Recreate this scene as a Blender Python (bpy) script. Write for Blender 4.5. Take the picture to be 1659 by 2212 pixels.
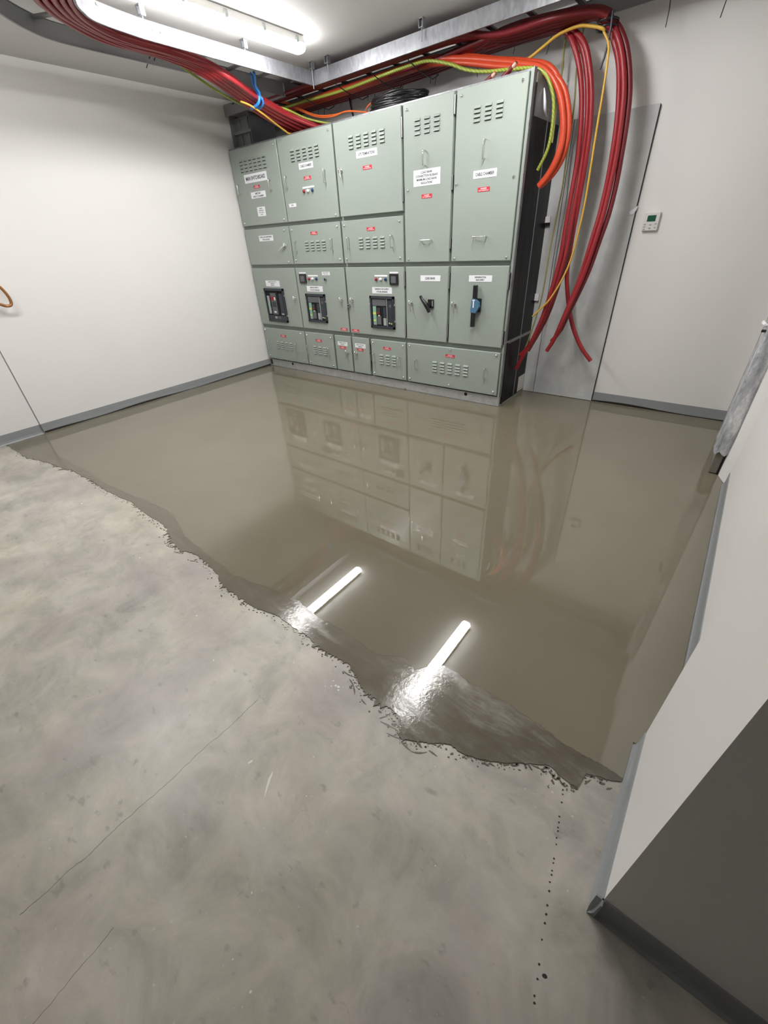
import bpy, bmesh, math, random
from mathutils import Vector, Matrix, noise
random.seed(7)
for o in list(bpy.data.objects): bpy.data.objects.remove(o)
SC = bpy.context.scene
COL = SC.collection

# ------------------------------------------------------------------ camera, world, exposure
cam_data = bpy.data.cameras.new('camera')
cam_data.sensor_fit = 'HORIZONTAL'; cam_data.sensor_width = 36.0
cam_data.lens = 887.0 / 1659.0 * 36.0
cam_data.clip_start = 0.02
cam = bpy.data.objects.new('camera', cam_data); COL.objects.link(cam)
RIGHT = Vector((0.78887667, 0.61251439, -0.04999728))
DOWN = Vector((0.30892725, -0.46557318, -0.82934044))
FWD = Vector((-0.53126034, 0.6388018, -0.5565022))
cam.matrix_world = Matrix(((RIGHT.x, -DOWN.x, -FWD.x, 5.246), (RIGHT.y, -DOWN.y, -FWD.y, -3.890),
                           (RIGHT.z, -DOWN.z, -FWD.z, 1.500), (0, 0, 0, 1)))
SC.camera = cam
W = bpy.data.worlds.new('world'); SC.world = W; W.use_nodes = True
W.node_tree.nodes['Background'].inputs[0].default_value = (1, 1, 1, 1)
W.node_tree.nodes['Background'].inputs[1].default_value = 0.02
SC.view_settings.view_transform = 'Standard'; SC.view_settings.look = 'None'
SC.view_settings.gamma = 1.0; SC.view_settings.use_curve_mapping = False
SC.view_settings.exposure = 0.0
LAMP = 70.0          # emission of the ceiling light diffusers

# ------------------------------------------------------------------ materials
def mat(name, color=(.8, .8, .8), rough=.5, metal=0., spec=None, ior=None):
    m = bpy.data.materials.new(name); m.use_nodes = True
    b = m.node_tree.nodes['Principled BSDF']
    b.inputs['Base Color'].default_value = (*color, 1)
    b.inputs['Roughness'].default_value = rough
    b.inputs['Metallic'].default_value = metal
    if spec is not None: b.inputs['Specular IOR Level'].default_value = spec
    if ior is not None: b.inputs['IOR'].default_value = ior
    return m
class N:
    def __init__(s, m):
        s.m = m; s.t = m.node_tree; s.b = s.t.nodes['Principled BSDF']
        s.tc = s.t.nodes.new('ShaderNodeTexCoord').outputs['Object']
    def node(s, k, **kw):
        n = s.t.nodes.new(k)
        for a, v in kw.items(): setattr(n, a, v)
        return n
    def link(s, a, b): s.t.links.new(a, b)
    def mapping(s, scale, rot=(0, 0, 0)):
        n = s.node('ShaderNodeMapping'); s.link(s.tc, n.inputs[0])
        n.inputs['Scale'].default_value = scale; n.inputs['Rotation'].default_value = rot
        return n.outputs[0]
    def noise(s, scale, detail=4, rough=.55, vec=None, dist=0.):
        n = s.node('ShaderNodeTexNoise'); s.link(vec if vec else s.tc, n.inputs['Vector'])
        n.inputs['Scale'].default_value = scale; n.inputs['Detail'].default_value = detail
        n.inputs['Roughness'].default_value = rough; n.inputs['Distortion'].default_value = dist
        return n.outputs['Fac']
    def ramp(s, fac, stops):
        n = s.node('ShaderNodeValToRGB'); s.link(fac, n.inputs[0]); r = n.color_ramp
        while len(r.elements) < len(stops): r.elements.new(.5)
        for e, (p, c) in zip(r.elements, stops):
            e.position = p; e.color = (*c, 1) if isinstance(c, tuple) else (c, c, c, 1)
        return n.outputs[0]
    def mix(s, fac, a, b, mode='MIX'):
        n = s.node('ShaderNodeMix', data_type='RGBA', blend_type=mode)
        for i, v in ((0, fac), (6, a), (7, b)):
            if isinstance(v, (int, float)): n.inputs[i].default_value = v
            elif isinstance(v, tuple): n.inputs[i].default_value = (*v, 1)
            else: s.link(v, n.inputs[i])
        return n.outputs[2]
    def math(s, op, a, b=None, c=None):
        n = s.node('ShaderNodeMath', operation=op)
        for i, v in enumerate((a, b, c)):
            if v is None: continue
            if isinstance(v, (int, float)): n.inputs[i].default_value = v
            else: s.link(v, n.inputs[i])
        return n.outputs[0]
    def xyz(s):
        n = s.node('ShaderNodeSeparateXYZ'); s.link(s.tc, n.inputs[0]); return n.outputs
    def bump(s, h, strength=.2, dist=.01):
        n = s.node('ShaderNodeBump'); n.inputs['Strength'].default_value = strength
        n.inputs['Distance'].default_value = dist; s.link(h, n.inputs['Height'])
        s.link(n.outputs[0], s.b.inputs['Normal'])
    def color(s, c): s.link(c, s.b.inputs['Base Color'])
    def rough(s, c): s.link(c, s.b.inputs['Roughness'])

M = {}
def paint(name, col, r=.55, var=.03):
    m = mat(name, col, r); n = N(m)
    f = n.noise(1.3, 5)
    n.color(n.ramp(f, [(.3, tuple(c * (1 - var) for c in col)), (.7, tuple(min(1, c * (1 + var)) for c in col))]))
    n.bump(n.noise(260, 2), .06, .002)
    return m
M['wall'] = paint('white_wall_paint', (.80, .785, .765), .5, .012)
M['ceiling'] = paint('ceiling_paint', (.66, .65, .64), .7, .02)
M['skirt'] = paint('grey_vinyl_skirting', (.27, .285, .29), .38, .05)
M['wall_bounce_cut'] = paint('bounce_cut_wall_paint', (.13, .125, .12), .6, .02)  # unseen walls behind the camera, darkened to cut bounced light
M['joint'] = mat('grey_joint_sealant', (.22, .22, .23), .6)
M['gapdark'] = mat('wet_dark_gap', (.03, .025, .02), .3)

# old concrete slab
m = M['slab'] = mat('old_concrete_slab', (.4, .4, .38), .45, ior=1.6); n = N(m)
big = n.noise(.9, 6, .6, dist=.6)
c = n.ramp(big, [(.30, (.33, .308, .292)), (.44, (.41, .392, .353)), (.56, (.46, .442, .375)), (.72, (.50, .476, .425))])
mid = n.noise(4.5, 8, .65, dist=.5)
c = n.mix(.8, c, n.ramp(mid, [(.3, (.30, .30, .285)), (.5, (.50, .49, .465)), (.70, (.70, .675, .66))]), 'OVERLAY')
st = n.noise(1.0, 6, .6, vec=n.mapping((2.2, 9.0, 1), (0, 0, .7)))
c = n.mix(n.ramp(st, [(.48, 0.), (.70, .45)]), c, (.56, .545, .50))
dk = n.noise(15, 5, .6, vec=n.mapping((1, 1.6, 1), (0, 0, .4)))
c = n.mix(n.ramp(dk, [(.62, 0.), (.72, .45)]), c, (.15, .14, .125))
sp = n.noise(70, 2, .5)
c = n.mix(n.ramp(sp, [(.73, 0.), (.76, .45)]), c, (.72, .71, .67))
pk = n.noise(2.0, 3, .5)
c = n.mix(n.ramp(pk, [(.48, 0.), (.66, .45)]), c, (.33, .288, .286))
# hairline cracks
X = n.xyz()
wob = n.math('MULTIPLY', n.math('SUBTRACT', n.noise(5, 4), .5), .05)
def crack(c, ax, ay, bx, by, w, dark):
    L = math.hypot(bx - ax, by - ay); ux, uy = (bx - ax) / L, (by - ay) / L
    dx = n.math('SUBTRACT', X[0], ax); dy = n.math('SUBTRACT', X[1], ay)
    along = n.math('ADD', n.math('MULTIPLY', dx, ux), n.math('MULTIPLY', dy, uy))
    side = n.math('ADD', n.math('SUBTRACT', n.math('MULTIPLY', dx, uy), n.math('MULTIPLY', dy, ux)), wob)
    near = n.math('LESS_THAN', n.math('ABSOLUTE', side), w)
    ins = n.math('MULTIPLY', n.math('GREATER_THAN', along, 0.), n.math('LESS_THAN', along, L))
    return n.mix(n.math('MULTIPLY', n.math('MULTIPLY', near, ins), .75), c, dark)
c = crack(c, 4.215, -3.50, 4.195, -4.30, .0011, (.08, .075, .07))
c = crack(c, 4.43, -4.15, 4.46, -4.42, .0009, (.1, .095, .09))
n.color(c)
n.rough(n.ramp(n.noise(2.4, 6, .6), [(.3, .32), (.7, .46)]))
n.bump(n.noise(30, 5, .6), .10, .004)

# wet self-levelling screed
m = M['screed'] = mat('wet_poured_screed', (.2, .18, .14), .03, ior=1.72); n = N(m)
n.color(n.ramp(n.noise(1.1, 4, .5), [(.3, (.166, .147, .103)), (.7, (.188, .168, .120))]))
n.rough(n.ramp(n.noise(1.6, 3), [(.35, .004), (.7, .010)]))
h1 = n.noise(150, 1, .5); h2 = n.noise(1.6, 2, .4)
h = n.math('ADD', n.math('MULTIPLY', h1, .012), n.math('MULTIPLY', h2, .02))
n.bump(h, .10, .004)

# thin trowelled edge of the screed, rougher and patchy
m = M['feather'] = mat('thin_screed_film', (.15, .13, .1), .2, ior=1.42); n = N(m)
X = n.xyz()
p = n.noise(6.5, 8, .62, vec=n.mapping((.55, 2.2, 1)), dist=.8)
p2 = n.noise(24, 6, .65, vec=n.mapping((.6, 1.5, 1)))
pp = n.math('ADD', n.math('MULTIPLY', p, .7), n.math('MULTIPLY', p2, .3))
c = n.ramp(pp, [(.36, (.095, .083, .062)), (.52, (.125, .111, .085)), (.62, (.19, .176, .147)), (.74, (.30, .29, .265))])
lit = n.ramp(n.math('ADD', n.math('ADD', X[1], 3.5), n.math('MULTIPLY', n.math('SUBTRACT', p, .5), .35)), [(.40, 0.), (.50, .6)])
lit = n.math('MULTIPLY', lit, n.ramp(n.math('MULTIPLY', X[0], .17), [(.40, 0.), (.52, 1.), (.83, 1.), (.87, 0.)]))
c = n.mix(lit, c, n.ramp(p2, [(.35, (.20, .18, .15)), (.55, (.40, .385, .35)), (.7, (.52, .505, .47))]))  # pale band: smeared lamp glare painted into the film colour
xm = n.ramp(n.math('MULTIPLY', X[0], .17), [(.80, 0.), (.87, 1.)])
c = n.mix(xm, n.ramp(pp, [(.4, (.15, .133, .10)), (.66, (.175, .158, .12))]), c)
n.color(c)
n.rough(n.ramp(pp, [(.38, .05), (.52, .10), (.66, .26)]))
n.bump(n.math('ADD', n.noise(60, 4, .6), n.math('MULTIPLY', p, 1.5)), .11, .003)

m = M['green'] = mat('sage_green_powder_coat', (.33, .37, .325), .38); n = N(m)
n.color(n.ramp(n.noise(.8, 3), [(.3, (.305, .350, .312)), (.7, (.330, .376, .336))]))
n.bump(n.noise(420, 2), .08, .001)
M['green_dark'] = mat('sage_green_recess', (.27, .31, .265), .5)
m = M['galv'] = mat('galvanised_steel', (.60, .61, .635), .42, .75); n = N(m)
v = n.node('ShaderNodeTexVoronoi'); v.inputs['Scale'].default_value = 55; n.link(n.mapping((1, 1, .45)), v.inputs['Vector'])
vc = n.node('ShaderNodeSeparateColor'); n.link(v.outputs['Color'], vc.inputs[0])
c = n.ramp(vc.outputs[0], [(0., (.24, .245, .262)), (1., (.33, .335, .355))])
c = n.mix(n.ramp(n.noise(9, 6, .7, vec=n.mapping((1, 1, .35))), [(.50, 0.), (.66, .5)]), c, (.42, .425, .44))
n.color(c); n.rough(n.ramp(vc.outputs[1], [(0., .36), (1., .54)]))
M['galv_dull'] = mat('dull_grey_steel', (.30, .31, .31), .5, .5)
m = M['plinth'] = mat('plinth_steel', (.34, .355, .35), .45, .1); n = N(m)
n.color(n.ramp(n.noise(14, 6, .7), [(.35, (.36, .37, .355)), (.7, (.48, .49, .475))]))
m = M['sheet'] = mat('grey_fibre_cement_sheet', (.36, .37, .37), .6); n = N(m)
c = n.ramp(n.noise(6, 7, .65), [(.3, (.50, .515, .51)), (.6, (.60, .615, .61)), (.8, (.68, .69, .685))])
c = n.mix(n.ramp(n.noise(1.8, 4, .6), [(.4, 0.), (.7, .35)]), c, (.44, .45, .44))
n.color(c); n.bump(n.noise(60, 5), .15, .003)
m = M['side'] = mat('black_side_sheet', (.022, .024, .026), .35, spec=.1); n = N(m)
n.color(n.ramp(n.noise(5, 6, .7, vec=n.mapping((1, 2, .35))), [(.4, (.008, .009, .011)), (.75, (.035, .035, .037))]))
M['black'] = mat('black_plastic', (.013, .013, .015), .3)
M['blackmatt'] = mat('black_void', (.004, .004, .004), .8)
M['navy'] = mat('dark_blue_grey_plastic', (.028, .034, .045), .35)
M['grey'] = mat('mid_grey_plastic', (.11, .115, .125), .4)
M['ltgrey'] = mat('light_grey_plastic', (.33, .36, .35), .4)
M['chrome'] = mat('bright_chrome', (.82, .82, .80), .16, 1.)
M['steel'] = mat('satin_steel', (.45, .46, .46), .3, .9)
M['white'] = mat('white_engraved_plastic', (.86, .87, .90), .35)
M['whiteplastic'] = mat('white_plastic', (.72, .71, .68), .35)
M['ink'] = mat('black_lettering', (.03, .03, .035), .6)
M['red_label'] = mat('red_warning_plastic', (.62, .03, .045), .35)
M['redlamp'] = mat('red_lens', (.28, .012, .02), .2)
M['bluelamp'] = mat('blue_lens', (.015, .05, .16), .2)
M['whitelamp'] = mat('white_lens', (.85, .85, .83), .2)
M['greenlab'] = mat('green_breaker_strip', (.22, .42, .30), .4)
M['yellowlab'] = mat('yellow_green_mark', (.55, .66, .12), .4)
M['steelblue'] = mat('steel_blue_plastic', (.075, .17, .29), .35)
M['orange_cable'] = mat('orange_cable_sheath', (.56, .062, .022), .38)
M['red_cable'] = mat('red_cable_sheath', (.29, .018, .024), .36)
M['shaded_red_cable'] = mat('shaded_red_cable_sheath', (.16, .010, .015), .40)  # red sheath darkened to carry the shade of the tray bundle
M['yellow_cable'] = mat('yellow_cable_sheath', (.62, .37, .05), .4)
M['olive_cable'] = mat('olive_cable_sheath', (.30, .28, .09), .5)
M['thin_orange'] = mat('bright_orange_sheath', (.80, .16, .035), .4)
M['black_cable'] = mat('black_cable_sheath', (.012, .012, .013), .28)
M['copper'] = mat('copper', (.72, .36, .22), .3, .9)
M['browncable'] = mat('brown_copper_tube', (.40, .19, .075), .32, .5)
M['lug'] = mat('pink_copper_core', (.80, .45, .38), .4, .3)
M['blue_strap'] = mat('blue_strap', (.03, .22, .62), .4)
def stripes():
    m = mat('green_yellow_cable_sheath', (.4, .5, .05), .4); n = N(m)
    w = n.node('ShaderNodeTexWave', bands_direction='DIAGONAL'); n.link(n.tc, w.inputs['Vector'])
    w.inputs['Scale'].default_value = 26; w.inputs['Distortion'].default_value = 1.
    n.color(n.ramp(w.outputs['Fac'], [(.42, (.17, .30, .035)), (.58, (.42, .38, .06))]))
    return m
M['yg_cable'] = stripes()
m = M['lcd'] = mat('green_display', (.022, .10, .06), .25)
m = M['emit'] = mat('lit_diffuser', (.9, .9, .9), .4)
b = m.node_tree.nodes['Principled BSDF']
b.inputs['Emission Color'].default_value = (1., .99, .98, 1); b.inputs['Emission Strength'].default_value = LAMP
m = M['wrap'] = mat('crinkled_clear_plastic', (.72, .74, .76), .22); n = N(m)
n.b.inputs['Alpha'].default_value = .93
n.color(n.ramp(n.noise(16, 6, .7, vec=n.mapping((1, 1, .35))), [(.35, (.30, .32, .35)), (.52, (.58, .60, .63)), (.64, (.95, .95, .95))]))  # white highlights and dark streaks of the crinkles painted into the colour
n.bump(n.noise(30, 6, .7, vec=n.mapping((1, 1, .5))), .9, .02)
M['leaf'] = mat('taupe_door_leaf', (.19, .175, .145), .4)
M['drip'] = mat('dark_wet_mortar', (.13, .115, .09), .22)
M['dripdark'] = mat('dried_black_drip', (.03, .027, .024), .4)
M['paintmark'] = mat('white_paint_mark', (.78, .77, .72), .5)

# ------------------------------------------------------------------ mesh builder
class MB:
    def __init__(s): s.v = []; s.f = []; s.mi = []; s.sm = []; s.mats = []
    def _m(s, m):
        if m not in s.mats: s.mats.append(m)
        return s.mats.index(m)
    def add(s, vs, fs, m, smooth=False):
        o = len(s.v); k = s._m(m); s.v += [tuple(v) for v in vs]
        for f in fs: s.f.append(tuple(i + o for i in f)); s.mi.append(k); s.sm.append(smooth)
        return s
    def box(s, x0, x1, y0, y1, z0, z1, m):
        vs = [(x, y, z) for x in (x0, x1) for y in (y0, y1) for z in (z0, z1)]
        return s.add(vs, [(0, 1, 3, 2), (4, 6, 7, 5), (0, 4, 5, 1), (2, 3, 7, 6), (0, 2, 6, 4), (1, 5, 7, 3)], m)
    def prism(s, pts, axis, a, b, m):      # polygon pts in the two other axes, extruded along axis
        n = len(pts)
        def P(p, t):
            q = list(p); q.insert(axis, t); return tuple(q)
        vs = [P(p, a) for p in pts] + [P(p, b) for p in pts]
        fs = [tuple(range(n))[::-1], tuple(range(n, 2 * n))] + [(i, (i + 1) % n, n + (i + 1) % n, n + i) for i in range(n)]
        return s.add(vs, fs, m)
    def tube(s, path, r, m, seg=10, cap=True, smooth=True, capmat=None):
        path = [Vector(p) for p in path]; n = len(path)
        T = []
        for i in range(n):
            t = path[min(i + 1, n - 1)] - path[max(i - 1, 0)]
            T.append(t.normalized() if t.length > 1e-9 else Vector((0, 0, 1)))
        u = T[0].orthogonal().normalized(); vs = []
        for i in range(n):
            u = (u - T[i] * u.dot(T[i]))
            u = u.normalized() if u.length > 1e-6 else T[i].orthogonal().normalized()
            w = T[i].cross(u)
            rr = r[i] if isinstance(r, (list, tuple)) else r
            for k in range(seg):
                a = 2 * math.pi * k / seg
                vs.append(path[i] + (u * math.cos(a) + w * math.sin(a)) * rr)
        fs = [(i * seg + k, i * seg + (k + 1) % seg, (i + 1) * seg + (k + 1) % seg, (i + 1) * seg + k)
              for i in range(n - 1) for k in range(seg)]
        s.add(vs, fs, m, smooth)
        if cap:
            cm = capmat or m
            s.add(vs[:seg], [tuple(range(seg))[::-1]], cm); s.add(vs[-seg:], [tuple(range(seg))], cm)
        return s
    def cyl(s, p0, p1, r, m, seg=14, smooth=True): return s.tube([p0, p1], r, m, seg, True, smooth)
    def poly(s, pts, m): return s.add(pts, [tuple(range(len(pts)))], m)
    def text(s, body, cx, cz, w, h, y, m):
        """flat lettering on a plane facing -y, fitted into w x h"""
        cu = bpy.data.curves.new('t', 'FONT'); cu.body = body; cu.align_x = 'CENTER'; cu.align_y = 'CENTER'
        cu.space_line = .95; cu.offset = .025
        ob = bpy.data.objects.new('t', cu); COL.objects.link(ob)
        dg = bpy.context.evaluated_depsgraph_get(); dg.update()
        me = bpy.data.meshes.new_from_object(ob.evaluated_get(dg))
        xs = [v.co.x for v in me.vertices]; ys = [v.co.y for v in me.vertices]
        if xs:
            sx = w / (max(xs) - min(xs)); sy = h / (max(ys) - min(ys)); sx = min(sx, sy * 1.5)
            mx = (max(xs) + min(xs)) / 2; my = (max(ys) + min(ys)) / 2
            s.add([(cx + (v.co.x - mx) * sx, y, cz + (v.co.y - my) * sy) for v in me.vertices],
                  [tuple(p.vertices) for p in me.polygons], m)
        bpy.data.objects.remove(ob); bpy.data.curves.remove(cu); bpy.data.meshes.remove(me)
        return s
    def build(s, name, parent=None, bevel=0, label=None, origin=None):
        me = bpy.data.meshes.new(name)
        o3 = Vector(origin) if origin else Vector((0, 0, 0))
        me.from_pydata([tuple(Vector(v) - o3) for v in s.v], [], s.f)
        for m in s.mats: me.materials.append(m)
        me.polygons.foreach_set('material_index', s.mi); me.polygons.foreach_set('use_smooth', s.sm)
        me.update()
        ob = bpy.data.objects.new(name, me); COL.objects.link(ob)
        ob.location = o3
        if parent is not None:
            ob.parent = parent; ob.matrix_parent_inverse = Matrix.Translation(-PW[parent.name])
            PW[ob.name] = o3.copy() if False else PW[parent.name] * 0 + o3
        else: PW[ob.name] = o3.copy()
        if bevel:
            b = ob.modifiers.new('bevel', 'BEVEL'); b.width = bevel; b.segments = 2; b.limit_method = 'ANGLE'
        if label: ob['label'] = label
        return ob
PW = {}
def tag(o, label, cat, group=None, kind=None):
    o['label'] = label; o['category'] = cat
    if group: o['group'] = group
    if kind: o['kind'] = kind
    return o
def empty(name, loc, label, cat, group=None):
    o = bpy.data.objects.new(name, None); COL.objects.link(o); o.location = loc; o.empty_display_size = .1
    PW[o.name] = Vector(loc)
    return tag(o, label, cat, group)
def struct(o, label=None):
    o['kind'] = 'structure'
    if label: o['label'] = label
    return o
def smooth_path(pts, step=5):
    pts = [Vector(p) for p in pts]; out = []
    P = [pts[0] * 2 - pts[1]] + pts + [pts[-1] * 2 - pts[-2]]
    for i in range(1, len(P) - 2):
        a, b, c, d = P[i - 1:i + 3]
        for k in range(step):
            t = k / step
            out.append(.5 * ((2 * b) + (c - a) * t + (2 * a - 5 * b + 4 * c - d) * t * t + (3 * b - a - 3 * c + d) * t ** 3))
    out.append(pts[-1]); return out

# ------------------------------------------------------------------ room shell
H = 2.85
b = MB(); b.box(-.2, 8.2, -7.2, .85, -.2, -.004, M['slab']); struct(b.build('floor'))
b = MB(); b.box(-.2, 8.2, -7.2, .85, H, H + .15, M['ceiling']); struct(b.build('ceiling'))
b = MB(); b.box(-.2, 0, -7.2, .85, -.004, H, M['wall']); struct(b.build('wall_left'))
b = MB(); b.box(0, 5.55, .63, .85, -.004, H, M['wall']); struct(b.build('wall_back'))
b = MB(); b.box(5.53, 5.75, -2.83, .63, -.004, H, M['wall']); struct(b.build('wall_right'))
b = MB(); b.box(5.435, 8.2, -3.345, -2.83, -.004, H, M['wall']); struct(b.build('wall_right_return'))
b = MB(); b.box(8.0, 8.2, -7.2, -3.345, -.004, H, M['wall_bounce_cut']); struct(b.build('wall_far_right'))
b = MB(); b.box(0, 8.0, -7.2, -7.0, -.004, H, M['wall_bounce_cut']); struct(b.build('wall_rear'))

def skirting(name, p0, p1, nrm, wav=0., seed=0):
    """coved vinyl skirting along p0->p1, 95 mm high, standing off along nrm; wav lifts its lower edge"""
    p0 = Vector(p0); p1 = Vector(p1); nrm = Vector(nrm); L = (p1 - p0).length; d = (p1 - p0) / L
    n = max(2, int(L / .04)); prof = [(.0, .095), (.004, .095), (.006, .03), (.010, .012), (.018, .0), (.0, .0)]
    vs = []
    for i in range(n + 1):
        t = i / n; q = p0 + d * L * t
        lift = 0
        if wav: lift = max(0., wav * (.35 + .9 * noise.noise(Vector((t * L * 1.3 + seed, seed, 0)))))
        for (o, z) in prof:
            zz = z if z > .05 else z + lift
            oo = o if lift < .002 else min(o, .008)
            vs.append((q.x + nrm.x * oo, q.y + nrm.y * oo, -.003 + zz))
    k = len(prof)
    fs = [(i * k + j, i * k + (j + 1) % k, (i + 1) * k + (j + 1) % k, (i + 1) * k + j) for i in range(n) for j in range(k)]
    fs += [tuple(range(k))[::-1], tuple(range(n * k, n * k + k))]
    bb = MB(); bb.add(vs, fs, M['skirt']); 
    if wav:   # the open joint under the skirting
        a, e = p0, p1
        s2 = nrm * .003
        q = [a, e, e + s2, a + s2]
        bb.add([(v.x, v.y, z) for z in (-.002, .03) for v in q],
               [(0, 1, 2, 3), (4, 7, 6, 5), (0, 4, 5, 1), (1, 5, 6, 2), (2, 6, 7, 3), (3, 7, 4, 0)], M['gapdark'])
    return struct(bb.build(name))
skirting('baseboard_left', (0, -7, 0), (0, -2.958, 0), (1, 0, 0))
skirting('baseboard_left', (0, -2.95, 0), (0, 0, 0), (1, 0, 0), .034, 3.3)
skirting('baseboard_back', (4.34, .63, 0), (5.53, .63, 0), (0, -1, 0), .028, 8.1)
skirting('baseboard_right', (5.53, -2.83, 0), (5.53, -.64, 0), (-1, 0, 0))
skirting('baseboard_pillar', (5.435, -3.363, 0), (5.435, -2.83, 0), (-1, 0, 0))
skirting('baseboard_rear_return', (5.417, -3.345, 0), (8.0, -3.345, 0), (0, -1, 0))
b = MB(); b.box(-.01, .0035, -2.958, -2.950, 0, H, M['joint']); b.box(-.01, .022, -2.9575, -2.9505, -.003, .094, M['joint'])
struct(b.build('trim_1'), 'thin grey vertical joint in the left wall')

# ------------------------------------------------------------------ wet screed
OUT = [(0.02, -3.285), (0.068, -3.277), (0.469, -3.276), (0.724, -3.226), (0.98, -3.169), (1.265, -3.127), (1.541, -3.109), (1.835, -3.108), (2.064, -3.094), (2.247, -3.08), (2.423, -3.098), (2.628, -3.094), (2.78, -3.11), (2.912, -3.16), (3.016, -3.166), (3.137, -3.137), (3.28, -3.149), (3.408, -3.16), (3.519, -3.194), (3.622, -3.201), (3.722, -3.199), (3.842, -3.194), (3.931, -3.168), (4.027, -3.167), (4.129, -3.161), (4.19, -3.178), (4.266, -3.176), (4.404, -3.172), (4.468, -3.196), (4.517, -3.215), (4.61, -3.219), (4.694, -3.217), (4.722, -3.244), (4.778, -3.272), (4.842, -3.243), (4.895, -3.212), (4.961, -3.204), (5.018, -3.183), (5.091, -3.14), (5.145, -3.107), (5.216, -3.064), (5.248, -3.077), (5.269, -3.078), (5.31, -3.078), (5.307, -3.049), (5.318, -3.017), (5.347, -3.004), (5.378, -2.996), (5.418, -2.968)]
INN = [(0.02, -2.954), (0.35, -3.02), (0.864, -3.095), (1.244, -3.062), (1.749, -3.063), (2.193, -3.018), (2.583, -2.978), (2.944, -3.082), (3.233, -3.102), (3.487, -3.119), (3.62, -3.094), (3.751, -3.062), (3.953, -3.037), (4.083, -3.057), (4.294, -3.05), (4.359, -3.057), (4.467, -3.067), (4.575, -3.001), (4.643, -3.024), (4.731, -2.937), (4.834, -2.942), (5.002, -2.942), (5.125, -2.949), (5.203, -2.965), (5.30, -2.968), (5.418, -2.965)]
def interp(P, x):
    if x <= P[0][0]: return P[0][1]
    for (x0, y0), (x1, y1) in zip(P, P[1:]):
        if x0 <= x <= x1: return y0 + (y1 - y0) * (x - x0) / max(1e-6, x1 - x0)
    return P[-1][1]
def mono(P):
    out = [P[0]]
    for p in P[1:]:
        if p[0] > out[-1][0] + .004: out.append(p)
    return out
def edge_y(P, x, amp, seed, spikes):
    y = interp(P, x)
    f = sum(noise.noise(Vector((x * k + seed, y * k, seed))) / w for k, w in ((6, 1), (18, 2), (50, 3), (130, 4)))
    g = 0
    if spikes:
        act = max(0, min(1, .25 + 1.6 * noise.noise(Vector((x * 2.2, 7, seed)))))
        g = max(0, noise.noise(Vector((x * 55 + seed, seed * 3, 1))) - .05) * spikes * act
        g += max(0, noise.noise(Vector((x * 140 + seed, 2, 1))) - .1) * spikes * .6 * act
    return y + amp * f - g
def strip(name, P, amp, seed, spikes, yb, ztop, m, parent=None, rest=None):
    """a poured sheet with a ragged front edge at the curve P and a straight back line at yb"""
    P = mono(P); x0, x1 = P[0][0], P[-1][0]; n = int((x1 - x0) / .003); b = MB(); vs = []
    for i in range(n + 1):
        x = x0 + (x1 - x0) * i / n; y = edge_y(P, x, amp, seed, spikes)
        vs += [(x, y, -.0038), (x, y, ztop), (x, yb, ztop)]
    fs = []
    for i in range(n):
        a = 3 * i; fs += [(a, a + 3, a + 4, a + 1), (a + 1, a + 4, a + 5, a + 2)]
    b.add(vs, fs, m)
    if rest: b.add([(x, y, ztop) for x, y in rest], [tuple(range(len(rest)))], m)
    ob = b.build(name, parent)
    return ob
scr = strip('wet_screed', INN, .012, 2.2, 0, -2.84, .0, M['screed'], None, [(.02, -2.84), (5.418, -2.84), (5.418, -2.82), (5.512, -2.82), (5.512, .612), (.02, .612)])
tag(scr, 'wet grey-brown levelling screed poured around the switchboard', 'screed')
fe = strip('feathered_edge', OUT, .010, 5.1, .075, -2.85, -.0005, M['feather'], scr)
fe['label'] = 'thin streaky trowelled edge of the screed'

# splashes along the edge
b = MB()
def blob(b, x, y, rx, ry, ang, z, m, k=9, jag=.35):
    pts = []; sd = random.random() * 50
    for i in range(k):
        a = 2 * math.pi * i / k; j = 1 + jag * noise.noise(Vector((math.cos(a) * 2 + sd, math.sin(a) * 2, sd)))
        px, py = rx * math.cos(a) * j, ry * math.sin(a) * j
        pts.append((x + px * math.cos(ang) - py * math.sin(ang), y + px * math.sin(ang) + py * math.cos(ang), z))
    b.add(pts + [(p[0], p[1], -.0042) for p in pts], [tuple(range(k))] + [(i, k + i, k + (i + 1) % k, (i + 1) % k) for i in range(k)], m)
for i in range(520):
    t = random.random(); idx = int(t * (len(OUT) - 2)) + 1; px, py = OUT[idx]; qx, qy = OUT[min(idx + 1, len(OUT) - 1)]
    u = random.random(); x = px + (qx - px) * u; y = py + (qy - py) * u
    d = min(abs(random.gauss(0, .018)), .08)
    r = random.choice([.0012, .0016, .002, .003])
    st = random.choice([1, 1.3, 2, 2.6])
    if x > 5.38: continue
    blob(b, x - d * .5, y - .004 - d, r * st, r, random.gauss(.35, .5), -.002, M['drip'])
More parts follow.
